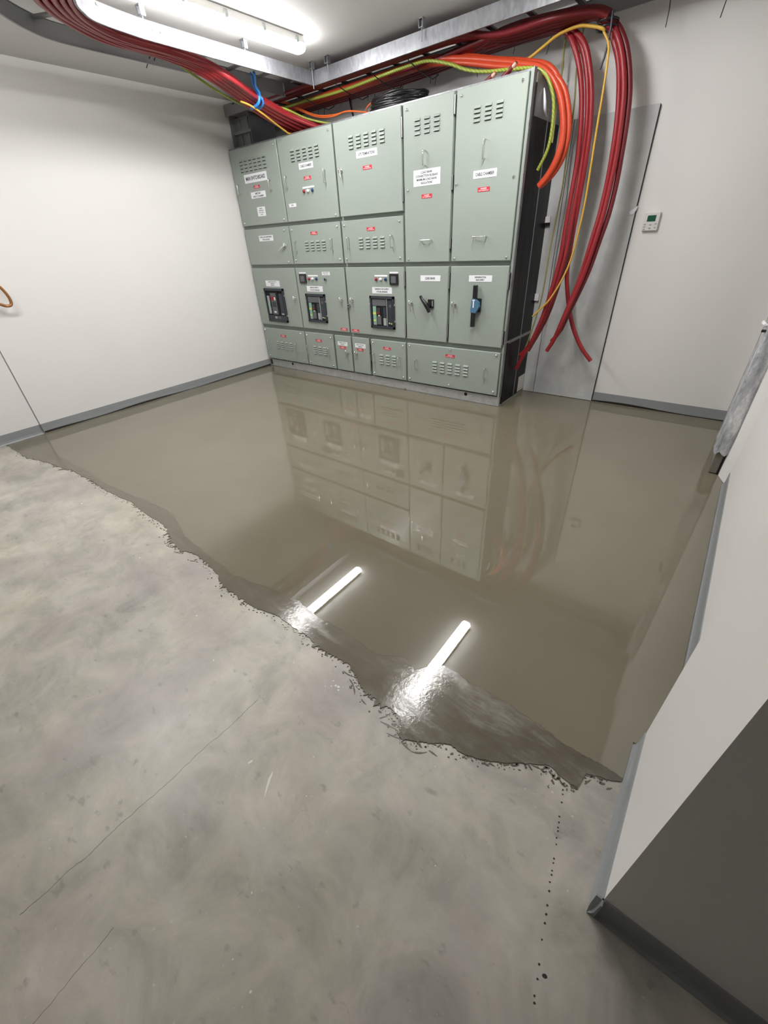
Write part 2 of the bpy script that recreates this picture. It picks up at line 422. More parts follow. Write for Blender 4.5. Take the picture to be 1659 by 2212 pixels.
# longer trowel flicks
for (x, y, L, a) in [(4.43, -3.205, .035, .1), (4.47, -3.225, .03, -.4), (4.50, -3.245, .022, -.7), (4.56, -3.26, .02, -.2), (4.70, -3.275, .05, .15), (4.74, -3.295, .045, .25),
                     (4.79, -3.30, .03, -.1), (4.84, -3.29, .035, .6), (4.66, -3.262, .02, .9), (4.88, -3.262, .022, 0), (5.12, -3.135, .014, .5), (5.18, -3.095, .02, .2), (5.33, -3.04, .018, 1.1),
                     (5.26, -3.09, .02, -.5), (5.39, -3.02, .012, .8), (5.06, -3.175, .012, 0), (3.05, -3.19, .035, .3), (3.2, -3.18, .03, .5), (2.95, -3.19, .04, .2)]:
    cv = random.uniform(-18, 18); n_ = 10; L *= .8; up = []; lo = []
    for i_ in range(n_ + 1):
        t_ = i_ / n_; a_ = a + cv * L * (t_ - .5); px = x + L * (t_ * 2 - 1) * math.cos(a_); py = y + L * (t_ * 2 - 1) * math.sin(a_)
        w_ = (.0006 + .0026 * math.sin(math.pi * t_) ** .7 * (1 - .6 * t_)) * (1 + .6 * noise.noise(Vector((t_ * 9, x * 9, 0))))
        up.append((px - math.sin(a_) * w_, py + math.cos(a_) * w_, -.003)); lo.append((px + math.sin(a_) * w_, py - math.cos(a_) * w_, -.003))
    ring_ = lo + up[::-1]; k_ = len(ring_)
    b.add(ring_ + [(p[0], p[1], -.0042) for p in ring_], [(i_, i_ + 1, k_ - 2 - i_, k_ - 1 - i_) for i_ in range(n_)] + [(i_, k_ + i_, k_ + (i_ + 1) % k_, (i_ + 1) % k_) for i_ in range(k_)], M['drip'])
sp = b.build('mortar_splashes'); tag(sp, 'dark flecks and flicks of mortar scattered along the screed edge', 'splashes', kind='stuff')

DOTS = [(5.274, -3.112), (5.278, -3.124), (5.283, -3.148), (5.29, -3.19), (5.294, -3.206), (5.296, -3.221), (5.299, -3.23), (5.301, -3.249), (5.306, -3.265), (5.312, -3.302), (5.314, -3.313), (5.317, -3.332), (5.319, -3.342), (5.321, -3.36), (5.326, -3.38), (5.332, -3.411), (5.336, -3.43), (5.339, -3.449), (5.344, -3.483), (5.354, -3.529), (5.36, -3.555), (5.372, -3.54), (5.364, -3.585), (5.368, -3.596)]
for i, (x, y) in enumerate(DOTS):
    b = MB(); big_ = (i == 21)
    r = .0042 if big_ else .0019 + .0006 * random.random()
    blob(b, x, y, r * 1.25, r, random.random(), -.0034, M['dripdark'], 10, .5)
    o = b.build('mortar_drip', origin=(x, y, -.004))
    if big_: tag(o, 'largest dark drip, beside the trail near the bottom of the photo', 'drip')
    else: tag(o, 'small dark drip in the straight trail across the bare concrete', 'drip', 'trail of drips leading to the screed edge')
# paint marks on the slab
b = MB()
b.add([(4.470, -3.638, -.0036), (4.478, -3.645, -.0036), (4.497, -3.680, -.0036), (4.513, -3.708, -.0036), (4.499, -3.693, -.0036), (4.478, -3.664, -.0036)], [(0, 1, 2, 3, 4, 5)], M['paintmark'])
o = b.build('paint_smear'); tag(o, 'long white paint smear on the bare concrete floor', 'paint mark')
b = MB(); blob(b, 4.383, -3.664, .010, .0032, 1.2, -.0036, M['paintmark'], 10, .7)
o = b.build('paint_smear'); tag(o, 'short white paint dab beside the long white smear', 'paint mark')
b = MB()
for (x, y, r) in [(4.423, -3.273, .005), (4.436, -3.270, .006), (4.445, -3.281, .0045), (4.41, -3.285, .003), (4.40, -3.262, .003), (4.45, -3.26, .002), (4.39, -3.30, .002), (4.673, -3.879, .0028), (4.74, -3.988, .002), (4.821, -3.994, .003), (4.55, -3.52, .0022), (4.28, -3.42, .002), (3.6, -3.4, .004), (2.9, -3.35, .004), (1.9, -3.3, .006), (3.9, -3.5, .003), (4.62, -3.62, .002), (4.2, -3.3, .003), (5.05, -3.52, .002)]:
    blob(b, x, y, r, r * .8, random.random() * 3, -.0036, M['paintmark'], 9, .4)
o = b.build('paint_specks'); tag(o, 'white paint specks spattered over the bare concrete', 'paint specks', kind='stuff')

# ------------------------------------------------------------------ switchboard
SB = empty('switchboard', (1.8, .3, 0), 'sage green steel main switchboard standing on the wet floor against the back wall', 'switchboard')
WX = 3.609
b = MB(); b.box(.004, WX, .02, .62, .098, 2.418, M['green']); body = b.build('body', SB, .003)
b = MB(); b.box(.004, WX + .002, -.003, .3, 2.404, 2.4205, M['galv']); b.build('top_trim', SB, .002, 'bright steel edge along the top')
b = MB(); b.box(3.590, WX + .004, -.012, .02, .10, 2.42, M['green']); b.box(WX - .002, WX + .006, -.014, .03, .10, 2.425, M['galv']); b.build('corner_post', SB, .002)
b = MB()
b.box(.03, WX, -.004, .60, .0, .098, M['plinth']); b.box(.03, WX, -.008, .0, .0, .007, M['galv'])
for x in (3.234, .507):
    b.tube([(x, -.0045, .074), (x, -.0055, .074)], .018, M['blackmatt'], 20, True, False)
b.box(.032, .062, -.006, 0, .02, .09, M['blackmatt'])
for x in (.9, 1.7, 2.2, 2.75, 3.0, 3.38, 3.5): b.tube([(x, -.0045, .035), (x, -.007, .035)], .005, M['steel'], 8)
b.box(2.42, 2.46, -.02, -.004, .004, .02, M['steel'])
b.build('plinth', SB, 0, 'galvanised grey base channel')
# black side sheet with seams, tape and a label
b = MB()
b.box(WX, WX + .006, .03, .62, .02, 2.18, M['side'])
b.box(WX, WX + .008, .335, .35, .03, 2.25, M['galv_dull']); b.box(WX + .001, WX + .011, .03, .05, .02, 2.35, M['side'])
b.box(WX, WX + .012, .05, .62, .60, .625, M['galv_dull'])
sd = b.build('side_panel', SB, 0, 'dark glossy side sheet')
b = MB(); b.box(WX + .006, WX + .0075, .44, .60, .03, .19, M['whiteplastic']); b.build('data_plate', sd)
b = MB(); b.box(WX, WX + .007, .05, .62, 2.18, 2.405, M['galv_dull']); b.build('side_top_panel', SB, 0, 'bare grey upper side sheet')
b = MB(); b.tube(smooth_path([(WX + .012, .18, 2.34), (WX + .03, .17, 2.28), (WX + .035, .19, 2.22), (WX + .03, .25, 2.19)], 4), [.004, .006, .008, .009, .010, .011, .011, .011, .010, .009, .007, .006, .004][:13], M['white'], 6)
b.build('tape', SB, 0, 'loose white tape near the top of the side')
b = MB(); b.box(WX, WX + .05, .585, .60, 1.53, 1.575, M['whiteplastic']); b.box(WX, WX + .05, .585, .60, 1.505, 1.53, M['black']); b.build('bracket', SB)
b = MB(); b.box(WX, WX + .045, .585, .60, .90, .96, M['white']); b.build('bracket', SB)
b = MB(); b.box(WX - .01, WX + .016, -.016, .06, .615, .628, M['steel']); b.build('strap_plate', SB)

YF = -.03
def door(x0, x1, z0, z1, louv=None, screws=(), name='door'):
    b = MB(); e = .0035
    vs = [(x, y, z) for y in (.0195, YF + e) for x, z in ((x0, z0), (x1, z0), (x1, z1), (x0, z1))] + [(x, YF, z) for x, z in ((x0 + e, z0 + e), (x1 - e, z0 + e), (x1 - e, z1 - e), (x0 + e, z1 - e))]
    b.add(vs, [(0, 1, 2, 3), (11, 10, 9, 8)] + [(k + i, k + (i + 1) % 4, k + 4 + (i + 1) % 4, k + 4 + i)[::-1] for k in (0, 4) for i in range(4)], M['green'])
    if louv:
        lx0, lx1, lz0, lz1, nc = louv; w = .054
        for i in range(nc):
            cx = lx0 + w / 2 + (lx1 - lx0 - w) * i / (nc - 1)
            for k in range(4):
                z = lz0 + (lz1 - lz0) * k / 3
                p = [(YF + .001, z + .019), (YF - .003, z + .017), (YF - .0085, z + .008), (YF - .010, z + .0015), (YF + .001, z + .0015)]
                b.prism(p, 0, cx - w / 2, cx + w / 2, M['green'])
                b.box(cx - w / 2 + .003, cx + w / 2 - .003, YF - .006, YF + .001, z - .0025, z + .002, M['blackmatt'])
    d = b.build(name, SB)
    for (sx, sz) in screws:
        b = MB(); b.tube([(sx, YF + .001, sz), (sx, YF - .003, sz), (sx, YF - .010, sz), (sx, YF - .013, sz)], [.011, .011, .008, .004], M['chrome'], 10)
        b.build('screw', d)
    return d
def plate(d, x0, x1, z0, z1, lines, name='label_plate', tm='ink', bm='white', hfrac=.62, wfrac=.82):
    b = MB(); b.box(x0, x1, YF - .002, YF + .001, z0, z1, M[bm])
    n = len(lines)
    if n:
        hh = (z1 - z0) * hfrac / n
        for i, (t, wf) in enumerate(lines):
            cz = (z0 + z1) / 2 + ((n - 1) / 2 - i) * (z1 - z0) * (.86 / n if n > 1 else 0)
            b.text(t, (x0 + x1) / 2, cz, (x1 - x0) * wf, hh * (.9 if n > 1 else 1), YF - .0026, M[tm])
    return b.build(name, d)
def warn(d, cx, cz, w=.108):
    b = MB(); h = .029
    b.box(cx - w / 2, cx + w / 2, YF - .002, YF + .001, cz - h / 2, cz + h / 2, M['red_label'])
    b.text('DANGER', cx, cz + .006, w * .5, .009, YF - .0026, M['white'])
    b.text('LIVE TERMINALS', cx, cz - .006, w * .82, .007, YF - .0026, M['white'])
    return b.build('warning_label', d)
def handle(d, x, z0, z1, horiz=False):
    if horiz:
        pts = [(x, YF, z0), (x, YF - .028, z0), (x + .006, YF - .034, z0), (z1 - .006, YF - .034, z0), (z1, YF - .028, z0), (z1, YF, z0)]
    else:
        pts = [(x, YF, z1), (x, YF - .028, z1), (x, YF - .034, z1 - .006), (x, YF - .034, z0 + .006), (x, YF - .028, z0), (x, YF, z0)]
    b = MB(); b.tube(smooth_path(pts, 3), .0055, M['chrome'], 8)
    return b.build('handle', d)
def lock(d, x, z, ang=-1.4, L=.075):
    b = MB()
    b.tube([(x, YF + .001, z), (x, YF - .012, z)], .017, M['chrome'], 16)
    b.tube([(x, YF - .012, z), (x, YF - .034, z)], .010, M['chrome'], 12)
    e = (x + L * math.cos(ang), YF - .030, z + L * math.sin(ang))
    b.tube([(x, YF - .028, z), (x + (e[0] - x) * .5, YF - .034, z + (e[2] - z) * .5), e], [.008, .006, .005], M['chrome'], 8)
    b.tube([(x - .028, YF + .001, z + .020), (x - .028, YF - .008, z + .020), (x - .028, YF - .010, z - .012), (x - .028, YF + .001, z - .014)], .006, M['chrome'], 8)
    return b.build('lock_handle', d)
def lamp(d, x, z, m, col):
    b = MB(); b.tube([(x, YF + .001, z), (x, YF - .006, z)], .016, M['chrome'], 16)
    b.tube([(x, YF - .006, z), (x, YF - .016, z), (x, YF - .024, z), (x, YF - .027, z)], [.015, .0145, .010, .003], M[m], 16)
    return b.build('indicator_light', d, 0, col + ' indicator light')
def lamps(d, xs, z, x0, x1, zp):
    b = MB(); b.box(x0, x1, YF - .004, YF + .001, zp - .008, zp + .008, M['white']); b.build('light_strip_label', d, .003)
    for x, m, c in zip(xs, ('redlamp', 'whitelamp', 'bluelamp'), ('red', 'white', 'blue')): lamp(d, x, z, m, c)
def hinge(d, x, z0, z1):
    b = MB(); b.cyl((x, YF - .004, z0), (x, YF - .004, z1), .006, M['steel'], 8); b.box(x - .010, x + .010, YF + .008, YF + .012, z0, z1, M['black'])
    b.build('hinge', d)

C = [(.040, .858), (.880, 1.671), (1.693, 2.482), (2.504, 2.992), (3.016, 3.585)]
# --- top doors
def corners(x0, x1, z0, z1, e=.04): return [(x0 + e, z0 + e), (x1 - e, z0 + e), (x0 + e, z1 - e), (x1 - e, z1 - e)]
d = door(*C[0], 1.689, 2.404, (.195, .66, 2.195, 2.285, 6), [(.82, 1.72), (.08, 1.72), (.82, 2.366)])
plate(d, .233, .636, 2.090, 2.169, [('MAIN SWITCHBOARD', .86)], hfrac=.45)
warn(d, .43, 2.047); plate(d, .300, .566, 1.945, 2.004, [('METER', .4), ('AND CT CHAMBER', .72)], hfrac=.6)
plate(d, .365, .511, 1.772, 1.861, [('MAIN', .4), ('RATING DATA', .6), ('415 V  50 Hz', .6), ('IP42', .3)], 'paper_notice', hfrac=.5)
handle(d, .113, 1.998, 2.087); handle(d, .686, 2.000, 2.087)
d = door(*C[1], 1.689, 2.404, (1.068, 1.478, 2.195, 2.273, 5), [(1.629, 2.366), (1.629, 1.713)])
plate(d, 1.168, 1.376, 2.120, 2.170, [('CABLE CHAMBER', .8)], hfrac=.42); warn(d, 1.273, 2.045)
lamps(d, (1.207, 1.268, 1.334), 1.940, 1.184, 1.358, 1.969)
handle(d, .960, 1.992, 2.087); handle(d, 1.537, 1.988, 2.087)
plate(d, .933, 1.048, 1.821, 1.852, [('SPARE', .3)], hfrac=.4)
d = door(*C[2], 1.689, 2.404, (1.878, 2.301, 2.194, 2.272, 5))
plate(d, 1.960, 2.211, 2.119, 2.171, [('ATS TERMINATIONS', .78)], hfrac=.42); warn(d, 2.086, 2.044); lock(d, 1.758, 2.054)
hinge(d, 2.492, 2.20, 2.33); hinge(d, 2.492, 1.76, 1.86)
d = door(*C[3], 1.278, 2.404, (2.624, 2.867, 2.194, 2.281, 3), [(2.544, 2.365), (2.543, 1.834), (2.543, 1.303)])
handle(d, 2.727, 1.990, 2.087)
plate(d, 2.608, 2.883, 1.852, 1.965, [('LOAD BANK', .42), ('CONNECTION BUSBARS', .82), ('MINIMUM LOAD BANK', .76), ('REGULATIONS', .42)], hfrac=.62)
warn(d, 2.747, 1.778); handle(d, 2.693, 1.452, 2.801, True); hinge(d, 3.004, 2.27, 2.38); hinge(d, 3.004, 1.80, 1.90); hinge(d, 3.004, 1.38, 1.46)
d = door(*C[4], 1.278, 2.404, (3.174, 3.412, 2.194, 2.271, 3), [(3.06, 2.365), (3.544, 2.365), (3.041, 1.834), (3.544, 1.837), (3.05, 1.303), (3.548, 1.303)])
handle(d, 3.286, 1.972, 2.087); plate(d, 3.196, 3.401, 1.852, 1.903, [('CABLE CHAMBER', .8)], hfrac=.42)
warn(d, 3.297, 1.778); handle(d, 3.237, 1.458, 3.352, True)
# --- second row
d = door(*C[0], 1.278, 1.654, None, [(.79, 1.62), (.79, 1.305)])
plate(d, .303, .567, 1.525, 1.583, [('SURGE AND METERING', .86), ('ENCLOSURE', .5)], hfrac=.6); lock(d, .775, 1.470, -2.72, .125)
d = door(*C[1], 1.278, 1.654, (1.112, 1.435, 1.407, 1.484, 4), corners(*C[1], 1.278, 1.654))
warn(d, 1.270, 1.569); handle(d, .964, 1.409, 1.508); handle(d, 1.540, 1.409, 1.508)
d = door(*C[2], 1.278, 1.654, (1.922, 2.254, 1.407, 1.485, 4), corners(*C[2], 1.278, 1.654))
warn(d, 2.087, 1.569); handle(d, 1.782, 1.410, 1.508); handle(d, 2.350, 1.409, 1.506)
# --- third row
def breaker(d, x0, x1, z0, z1, style):
    b = MB(); fw = .026; y0 = YF - .018
    for (a, c_, e, f) in ((x0, x1, z1 - fw, z1), (x0, x1, z0, z0 + fw), (x0, x0 + fw * .8, z0, z1), (x1 - fw * .8, x1, z0, z1)):
        b.box(a, c_, y0, YF + .001, e, f, M['navy'])
    ix0, ix1, iz0, iz1 = x0 + fw * .8, x1 - fw * .8, z0 + fw, z1 - fw
    b.box(ix0, ix1, YF - .003, YF + .001, iz0, iz1, M['blackmatt'])
    w = ix1 - ix0; h = iz1 - iz0
    def r(u0, u1, v0, v1, m, dep=.010): b.box(ix0 + u0 * w, ix0 + u1 * w, YF - dep, YF - .002, iz0 + v0 * h, iz0 + v1 * h, M[m])
    if style == 0:
        r(.0, 1., .0, .15, 'navy', .014); r(.35, .48, .04, .12, 'ltgrey', .016); r(.55, .68, .03, .12, 'grey', .016)
        r(.03, .16, .20, .82, 'ltgrey'); r(.03, .16, .45, .55, 'greenlab', .011)
        r(.24, .56, .18, .92, 'grey', .008); r(.26, .42, .66, .80, 'redlamp', .012); r(.44, .52, .68, .78, 'whiteplastic', .012)
        r(.30, .50, .45, .62, 'navy', .013); r(.34, .46, .24, .30, 'whiteplastic', .012)
        r(.62, .70, .2, .96, 'blackmatt', .012); r(.74, .96, .18, .90, 'navy', .012); r(.76, .92, .18, .24, 'ltgrey', .013)
    else:
        r(.02, .68, .74, .98, 'grey', .010)
        r(.04, .20, .10, .72, 'greenlab'); r(.04, .20, .42, .50, 'yellowlab', .012); r(.06, .18, .16, .22, 'yellowlab', .012); r(.04, .2, .02, .12, 'ltgrey')
        r(.24, .40, .40, .66, 'navy', .012); r(.26, .36, .44, .52, 'redlamp', .014); r(.24, .44, .04, .36, 'grey', .012); r(.30, .38, .36, .40, 'whiteplastic', .013)
        r(.46, .52, .02, .70, 'blackmatt', .012); r(.54, .68, .02, .30, 'ltgrey', .011); r(.54, .68, .30, .70, 'navy', .012)
        r(.72, .74, .0, 1., 'ltgrey', .016); r(.77, .97, .04, .96, 'navy', .009); r(.80, .86, .10, .14, 'whiteplastic', .012); r(.90, .95, .08, .13, 'yellowlab', .012); r(.84, .94, .70, .80, 'grey', .012)
    for (px, pz) in ((x0 - .004, z1 - .08), (x0 - .004, z0 + .08), (x1 + .004, z1 - .08), (x1 + .004, z0 + .08)):
        b.box(px - .006, px + .006, YF - .014, YF + .001, pz - .010, pz + .010, M['chrome'])
    return b.build('circuit_breaker', d, .0015)
def meter(d, x0, x1, z0, z1):
    b = MB(); b.box(x0, x1, YF - .016, YF + .001, z0, z1, M['black']); b.box(x0 + .022, x1 - .022, YF - .018, YF - .014, z0 + .018, z1 - .02, M['grey'])
    b.build('meter', d, .003)
    b = MB(); b.box(x0 - .002, x1 + .002, YF - .004, YF + .001, z1 + .003, z1 + .018, M['white']); b.build('meter_label', d)
d = door(*C[0], .573, 1.240)
plate(d, .272, .545, 1.037, 1.103, [('MAIN SWITCH', .6), ('MAINS', .3), ('SUPPLY', .34)], hfrac=.6); breaker(d, .221, .602, .619, 1.015, 0); lock(d, .80, .913)
d = door(*C[1], .573, 1.240)
meter(d, .943, 1.053, 1.080, 1.177); lamps(d, (1.105, 1.165, 1.230), 1.128, 1.086, 1.251, 1.158)
plate(d, 1.324, 1.450, 1.165, 1.199, [('MAINS SELECT', .7), ('OFF  AUTO', .6)], hfrac=.5)
b = MB(); b.tube([(1.378, YF, 1.124), (1.378, YF - .02, 1.124)], .012, M['steel'], 12); b.box(1.374, 1.382, YF - .03, YF - .018, 1.112, 1.136, M['black']); b.build('key_switch', d)
plate(d, 1.038, 1.305, .994, 1.053, [('MAINS SUPPLY', .55), ('TO SWITCHBOARD', .62)], hfrac=.55); breaker(d, 1.009, 1.335, .659, .971, 1)
lock(d, 1.596, .922); warn(d, 1.590, .602)
d = door(*C[2], .573, 1.240)
lamps(d, (2.126, 2.186, 2.252), 1.130, 2.102, 2.273, 1.160); meter(d, 2.306, 2.411, 1.080, 1.179)
plate(d, 2.059, 2.325, .997, 1.056, [('GENERATOR SUPPLY', .72), ('ATS GEN BREAKER', .56)], hfrac=.58); breaker(d, 2.026, 2.353, .654, .974, 1)
lock(d, 1.762, .925)
b = MB(); b.tube([(1.709, YF - .002, .866 + .0), (1.709, YF - .026, .866)], .017, M['steel'], 14); b.tube([(1.709, YF - .027, .866), (1.709, YF - .030, .866)], .009, M['blackmatt'], 10); b.build('barrel_lock', d)
warn(d, 1.772, .602); hinge(d, 2.492, 1.07, 1.20); hinge(d, 2.492, .60, .72)
d = door(*C[3], .573, 1.240)
plate(d, 2.681, 2.907, 1.118, 1.167, [('LOAD BANK', .5)], hfrac=.42); lock(d, 2.570, .920); hinge(d, 3.004, 1.06, 1.19); hinge(d, 3.004, .62, .74)
b = MB(); yy = YF - .045
b.box(2.775, 2.838, YF - .012, YF + .001, .885, .960, M['black']); b.box(2.824, 2.832, YF - .014, YF - .010, .90, .95, M['ltgrey'])
b.cyl((2.795, YF - .01, .915), (2.795, yy, .915), .022, M['black'])
b.tube(smooth_path([(2.715, yy - .012, .995), (2.735, yy - .010, .965), (2.765, yy - .005, .93), (2.79, yy, .895), (2.812, yy, .85)], 3), [.013, .013, .014, .015, .017, .018, .020, .021, .022, .021, .018, .017, .015], M['black'], 10)
b.build('rotary_handle', d, 0, 'black rotary switch handle turned diagonally')
d = door(*C[4], .573, 1.240)
plate(d, 3.210, 3.436, 1.118, 1.168, [('GENERATOR', .5), ('MAIN SUPPLY', .36)], hfrac=.6); lock(d, 3.074, .926); hinge(d, 3.592, 1.06, 1.19); hinge(d, 3.592, .60, .72)
b = MB(); xx = 3.300
b.box(3.262, 3.352, YF - .02, YF + .001, .872, .985, M['black'])
b.prism([(xx - .032, .872), (xx + .022, .866), (xx + .052, .92), (xx + .045, .955), (xx + .004, .988), (xx - .024, .985)], 1, YF - .055, YF - .018, M['steelblue'])
b.box(xx - .017, xx + .017, YF - .052, YF - .022, .985, 1.094, M['black']); b.box(xx - .024, xx + .010, YF - .052, YF - .022, .747, .872, M['black'])
b.box(xx - .008, xx + .004, YF - .0575, YF - .054, .912, .975, M['white']); b.box(xx - .016, xx + .012, YF - .0575, YF - .054, .970, .978, M['white'])
b.build('rotary_handle', d, .003, 'long black and blue vertical switch handle')
# --- bottom row
d = door(.040, .862, .118, .527, (.272, .602, .267, .347, 4), [(.80, .50), (.07, .50), (.80, .155), (.08, .155)])
warn(d, .440, .440); handle(d, .122, .262, .365); handle(d, .692, .262, .366)
d = door(.884, 1.382, .118, .527, (1.012, 1.252, .270, .349, 3), corners(.884, 1.382, .118, .527, .036))
warn(d, 1.127, .438); handle(d, .922, .266, .368); handle(d, 1.302, .272, .368)
d = door(1.412, 1.678, .118, .527)
plate(d, 1.458, 1.619, .415, .459, [('TIME CLOCK', .7), ('MAINS', .34)], hfrac=.55); warn(d, 1.536, .391, .10); lock(d, 1.610, .342)
d = door(1.700, 1.960, .118, .527)
plate(d, 1.743, 1.906, .413, .461, [('GEN. CONTROL', .7), ('MAINS', .34)], hfrac=.55); warn(d, 1.820, .391, .10); lock(d, 1.760, .345)
hinge(d, 1.974, .38, .47); hinge(d, 1.974, .19, .28)
d = door(1.990, 2.482, .118, .527, (2.114, 2.350, .264, .355, 3), corners(1.990, 2.482, .118, .527, .034))
warn(d, 2.225, .443); handle(d, 2.032, .273, .372); handle(d, 2.400, .272, .368)
d = door(2.504, 3.585, .118, .527, (2.836, 3.256, .266, .356, 5), [(2.541, .503), (3.547, .504), (3.549, .155), (2.537, .153), (3.043, .506), (3.044, .153)])
warn(d, 3.045, .445); handle(d, 2.627, .273, .371); handle(d, 3.447, .273, .370)

# ------------------------------------------------------------------ back wall fittings
b = MB(); b.box(3.735, 4.333, .612, .628, .004, 2.202, M['sheet']); b.box(4.333, 4.338, .616, .629, .004, 2.195, M['blackmatt'])  # thin black strip stands for the shadow along the sheet's right edge
o = b.build('backing_sheet', None, .001); tag(o, 'large grey cement sheet on the back wall behind the hanging cables', 'wall sheet')
b = MB(); b.box(3.612, 3.730, .606, .628, .004, 2.202, M['sheet'])
o = b.build('backing_sheet', None, .001); tag(o, 'narrow grey sheet strip between switchboard side and large sheet', 'wall sheet')
b = MB(); b.add([(4.346, .608, 1.605), (4.292, .606, 1.568), (4.302, .606, 1.545), (4.326, .606, 1.552), (4.338, .608, 1.575)], [(0, 1, 2, 3, 4)], M['white'])
b.add([(4.346, .614, 1.605), (4.292, .612, 1.568), (4.302, .612, 1.545), (4.326, .612, 1.552), (4.338, .614, 1.575)], [(4, 3, 2, 1, 0)], M['white'])
o = b.build('tape_scrap'); tag(o, 'small white tape scrap on the right edge of the grey sheet', 'tape')
T = empty('thermostat', (4.467, .628, 1.43), 'small white wall controller with green display right of the grey sheet', 'thermostat')
b = MB(); b.box(4.411, 4.521, .604, .630, 1.431, 1.552, M['whiteplastic']); b.build('housing', T, .004)
b = MB(); b.box(4.436, 4.496, .6025, .605, 1.493, 1.533, M['lcd']); b.build('display', T, 0, 'dark green display')
for (x, z) in ((4.428, 1.475), (4.428, 1.458), (4.428, 1.442), (4.468, 1.470), (4.468, 1.448), (4.505, 1.475), (4.505, 1.45)):
    b = MB(); b.box(x - .007, x + .007, .6025, .605, z - .004, z + .004, M['ltgrey']); b.build('button', T)

# ------------------------------------------------------------------ ceiling lights
def fixture(cx, y0, y1, label):
    F = empty('ceiling_light', (cx, (y0 + y1) / 2, H), label, 'ceiling light')
    b = MB(); b.prism([(cx - .055, H - .001), (cx - .062, H - .045), (cx + .062, H - .045), (cx + .055, H - .001)], 1, y0 + .02, y1 - .02, M['whiteplastic'])
    b.build('base_tray', F, .006)
    b = MB(); prof = [(-.06, -.046), (-.058, -.068), (-.046, -.084), (-.02, -.092), (.02, -.092), (.046, -.084), (.058, -.068), (.06, -.046)]
    rings = [(y0, .55, .60), (y0 + .008, .85, .88), (y0 + .028, 1, 1), (y1 - .028, 1, 1), (y1 - .008, .85, .88), (y1, .55, .60)]
    vs = []
    for (y, s, t) in rings:
        for (x, z) in prof: vs.append((cx + x * s, y, H - .046 + (z + .046) * t))
    k = len(prof)
    fs = [(i * k + j, i * k + (j + 1) % k, (i + 1) * k + (j + 1) % k, (i + 1) * k + j) for i in range(len(rings) - 1) for j in range(k)]
    fs += [tuple(range(k))[::-1], tuple(range(len(rings) * k - k, len(rings) * k))]
    b.add(vs, fs, M['emit'], True); b.build('diffuser', F, 0, 'glowing white diffuser')
    n = 5
    for i in range(n):
        y = y0 + .10 + (y1 - y0 - .2) * i / (n - 1)
        for sgn in (-1, 1):
            b = MB(); b.prism([(cx + sgn * .060, H - .012), (cx + sgn * .066, H - .020), (cx + sgn * .066, H - .052), (cx + sgn * .060, H - .056)], 1, y - .012, y + .012, M['ltgrey'])
            b.build('clip', F)
    return F
fixture(1.80, -1.93, -.43, 'long lit batten light on the ceiling above the cable tray bend')
fixture(3.68, -1.93, -.43, 'second lit batten light, seen as the right-hand reflection in the screed')

fixture(1.80, -4.10, -2.80, 'third lit batten light, seen only as soft glare on the bare concrete')

# ------------------------------------------------------------------ cable trays
ZB, ZT = 2.70, 2.797
def rail(path, m=M['galv'], z0=ZB, z1=ZT, side=1, name='rail', parent=None, label=None):
    path = [Vector((*p, 0)) for p in path]; n = len(path); b = MB()
    prof = [(0, z0), (.014 * side, z0), (.014 * side, z0 + .002), (.002 * side, z0 + .002), (.002 * side, z1 - .002), (.014 * side, z1 - .002), (.014 * side, z1), (0, z1)]
    vs = []
    for i in range(n):
        t = (path[min(i + 1, n - 1)] - path[max(i - 1, 0)]).normalized(); nn = Vector((-t.y, t.x, 0))
        for (o, z) in prof: q = path[i] + nn * o; vs.append((q.x, q.y, z))
    k = len(prof)
    fs = [(i * k + j, (i + 1) * k + j, (i + 1) * k + (j + 1) % k, i * k + (j + 1) % k) for i in range(n - 1) for j in range(k)]
    fs += [tuple(range(k)), tuple(range(n * k - k, n * k))[::-1]]
    b.add(vs, fs, m); return b.build(name, parent, 0, label)
def sp2(P, k=6): return [(p.x, p.y) for p in smooth_path([(x, y, 0) for x, y in P], k)]
TA = empty('cable_tray', (1.25, -1.2, ZB), 'galvanised ladder cable tray bending in from the top left', 'cable tray')
inner = sp2([(1.465, .015), (1.468, -.7), (1.470, -1.45), (1.48, -1.66), (1.53, -1.926), (1.611, -2.035), (1.72, -2.115), (1.95, -2.19), (2.3, -2.21), (3.4, -2.21)])
outer = sp2([(1.040, .015), (1.040, -.7), (1.040, -1.5), (1.035, -1.75), (1.05, -2.02), (1.13, -2.2), (1.265, -2.365), (1.42, -2.49), (1.7, -2.6), (2.2, -2.64), (3.4, -2.64)])
rail(inner, parent=TA, side=-1); rail(outer, M['galv_dull'], parent=TA, side=1)
def rung(a, e, parent, m='galv_dull', w=.02):
    a = Vector((*a, 0)); e = Vector((*e, 0)); t = (e - a).normalized() * 1; nn = Vector((-t.y, t.x, 0)) * w
    b = MB(); q = [a - nn, e - nn, e + nn, a + nn]
    b.add([(v.x, v.y, z) for z in (ZB + .076, ZB + .088) for v in q], [(0, 3, 2, 1), (4, 5, 6, 7), (0, 1, 5, 4), (1, 2, 6, 5), (2, 3, 7, 6), (3, 0, 4, 7)], M[m])
    b.build('rung', parent)
for (a, e) in [((1.042, -.30), (1.463, -.30)), ((1.042, -.62), (1.463, -.62)), ((1.042, -.95), (1.465, -.95)), ((1.042, -1.3), (1.466, -1.3)), ((1.05, -1.66), (1.474, -1.64)), ((1.09, -2.10), (1.52, -1.88)), ((1.33, -2.42), (1.68, -2.09)), ((1.75, -2.60), (1.95, -2.185)), ((2.2, -2.638), (2.25, -2.212)), ((2.6, -2.638), (2.6, -2.212))]: rung(a, e, TA)
b = MB(); b.box(1.470, 1.474, -1.70, -1.44, ZB + .003, ZT - .003, M['galv'])
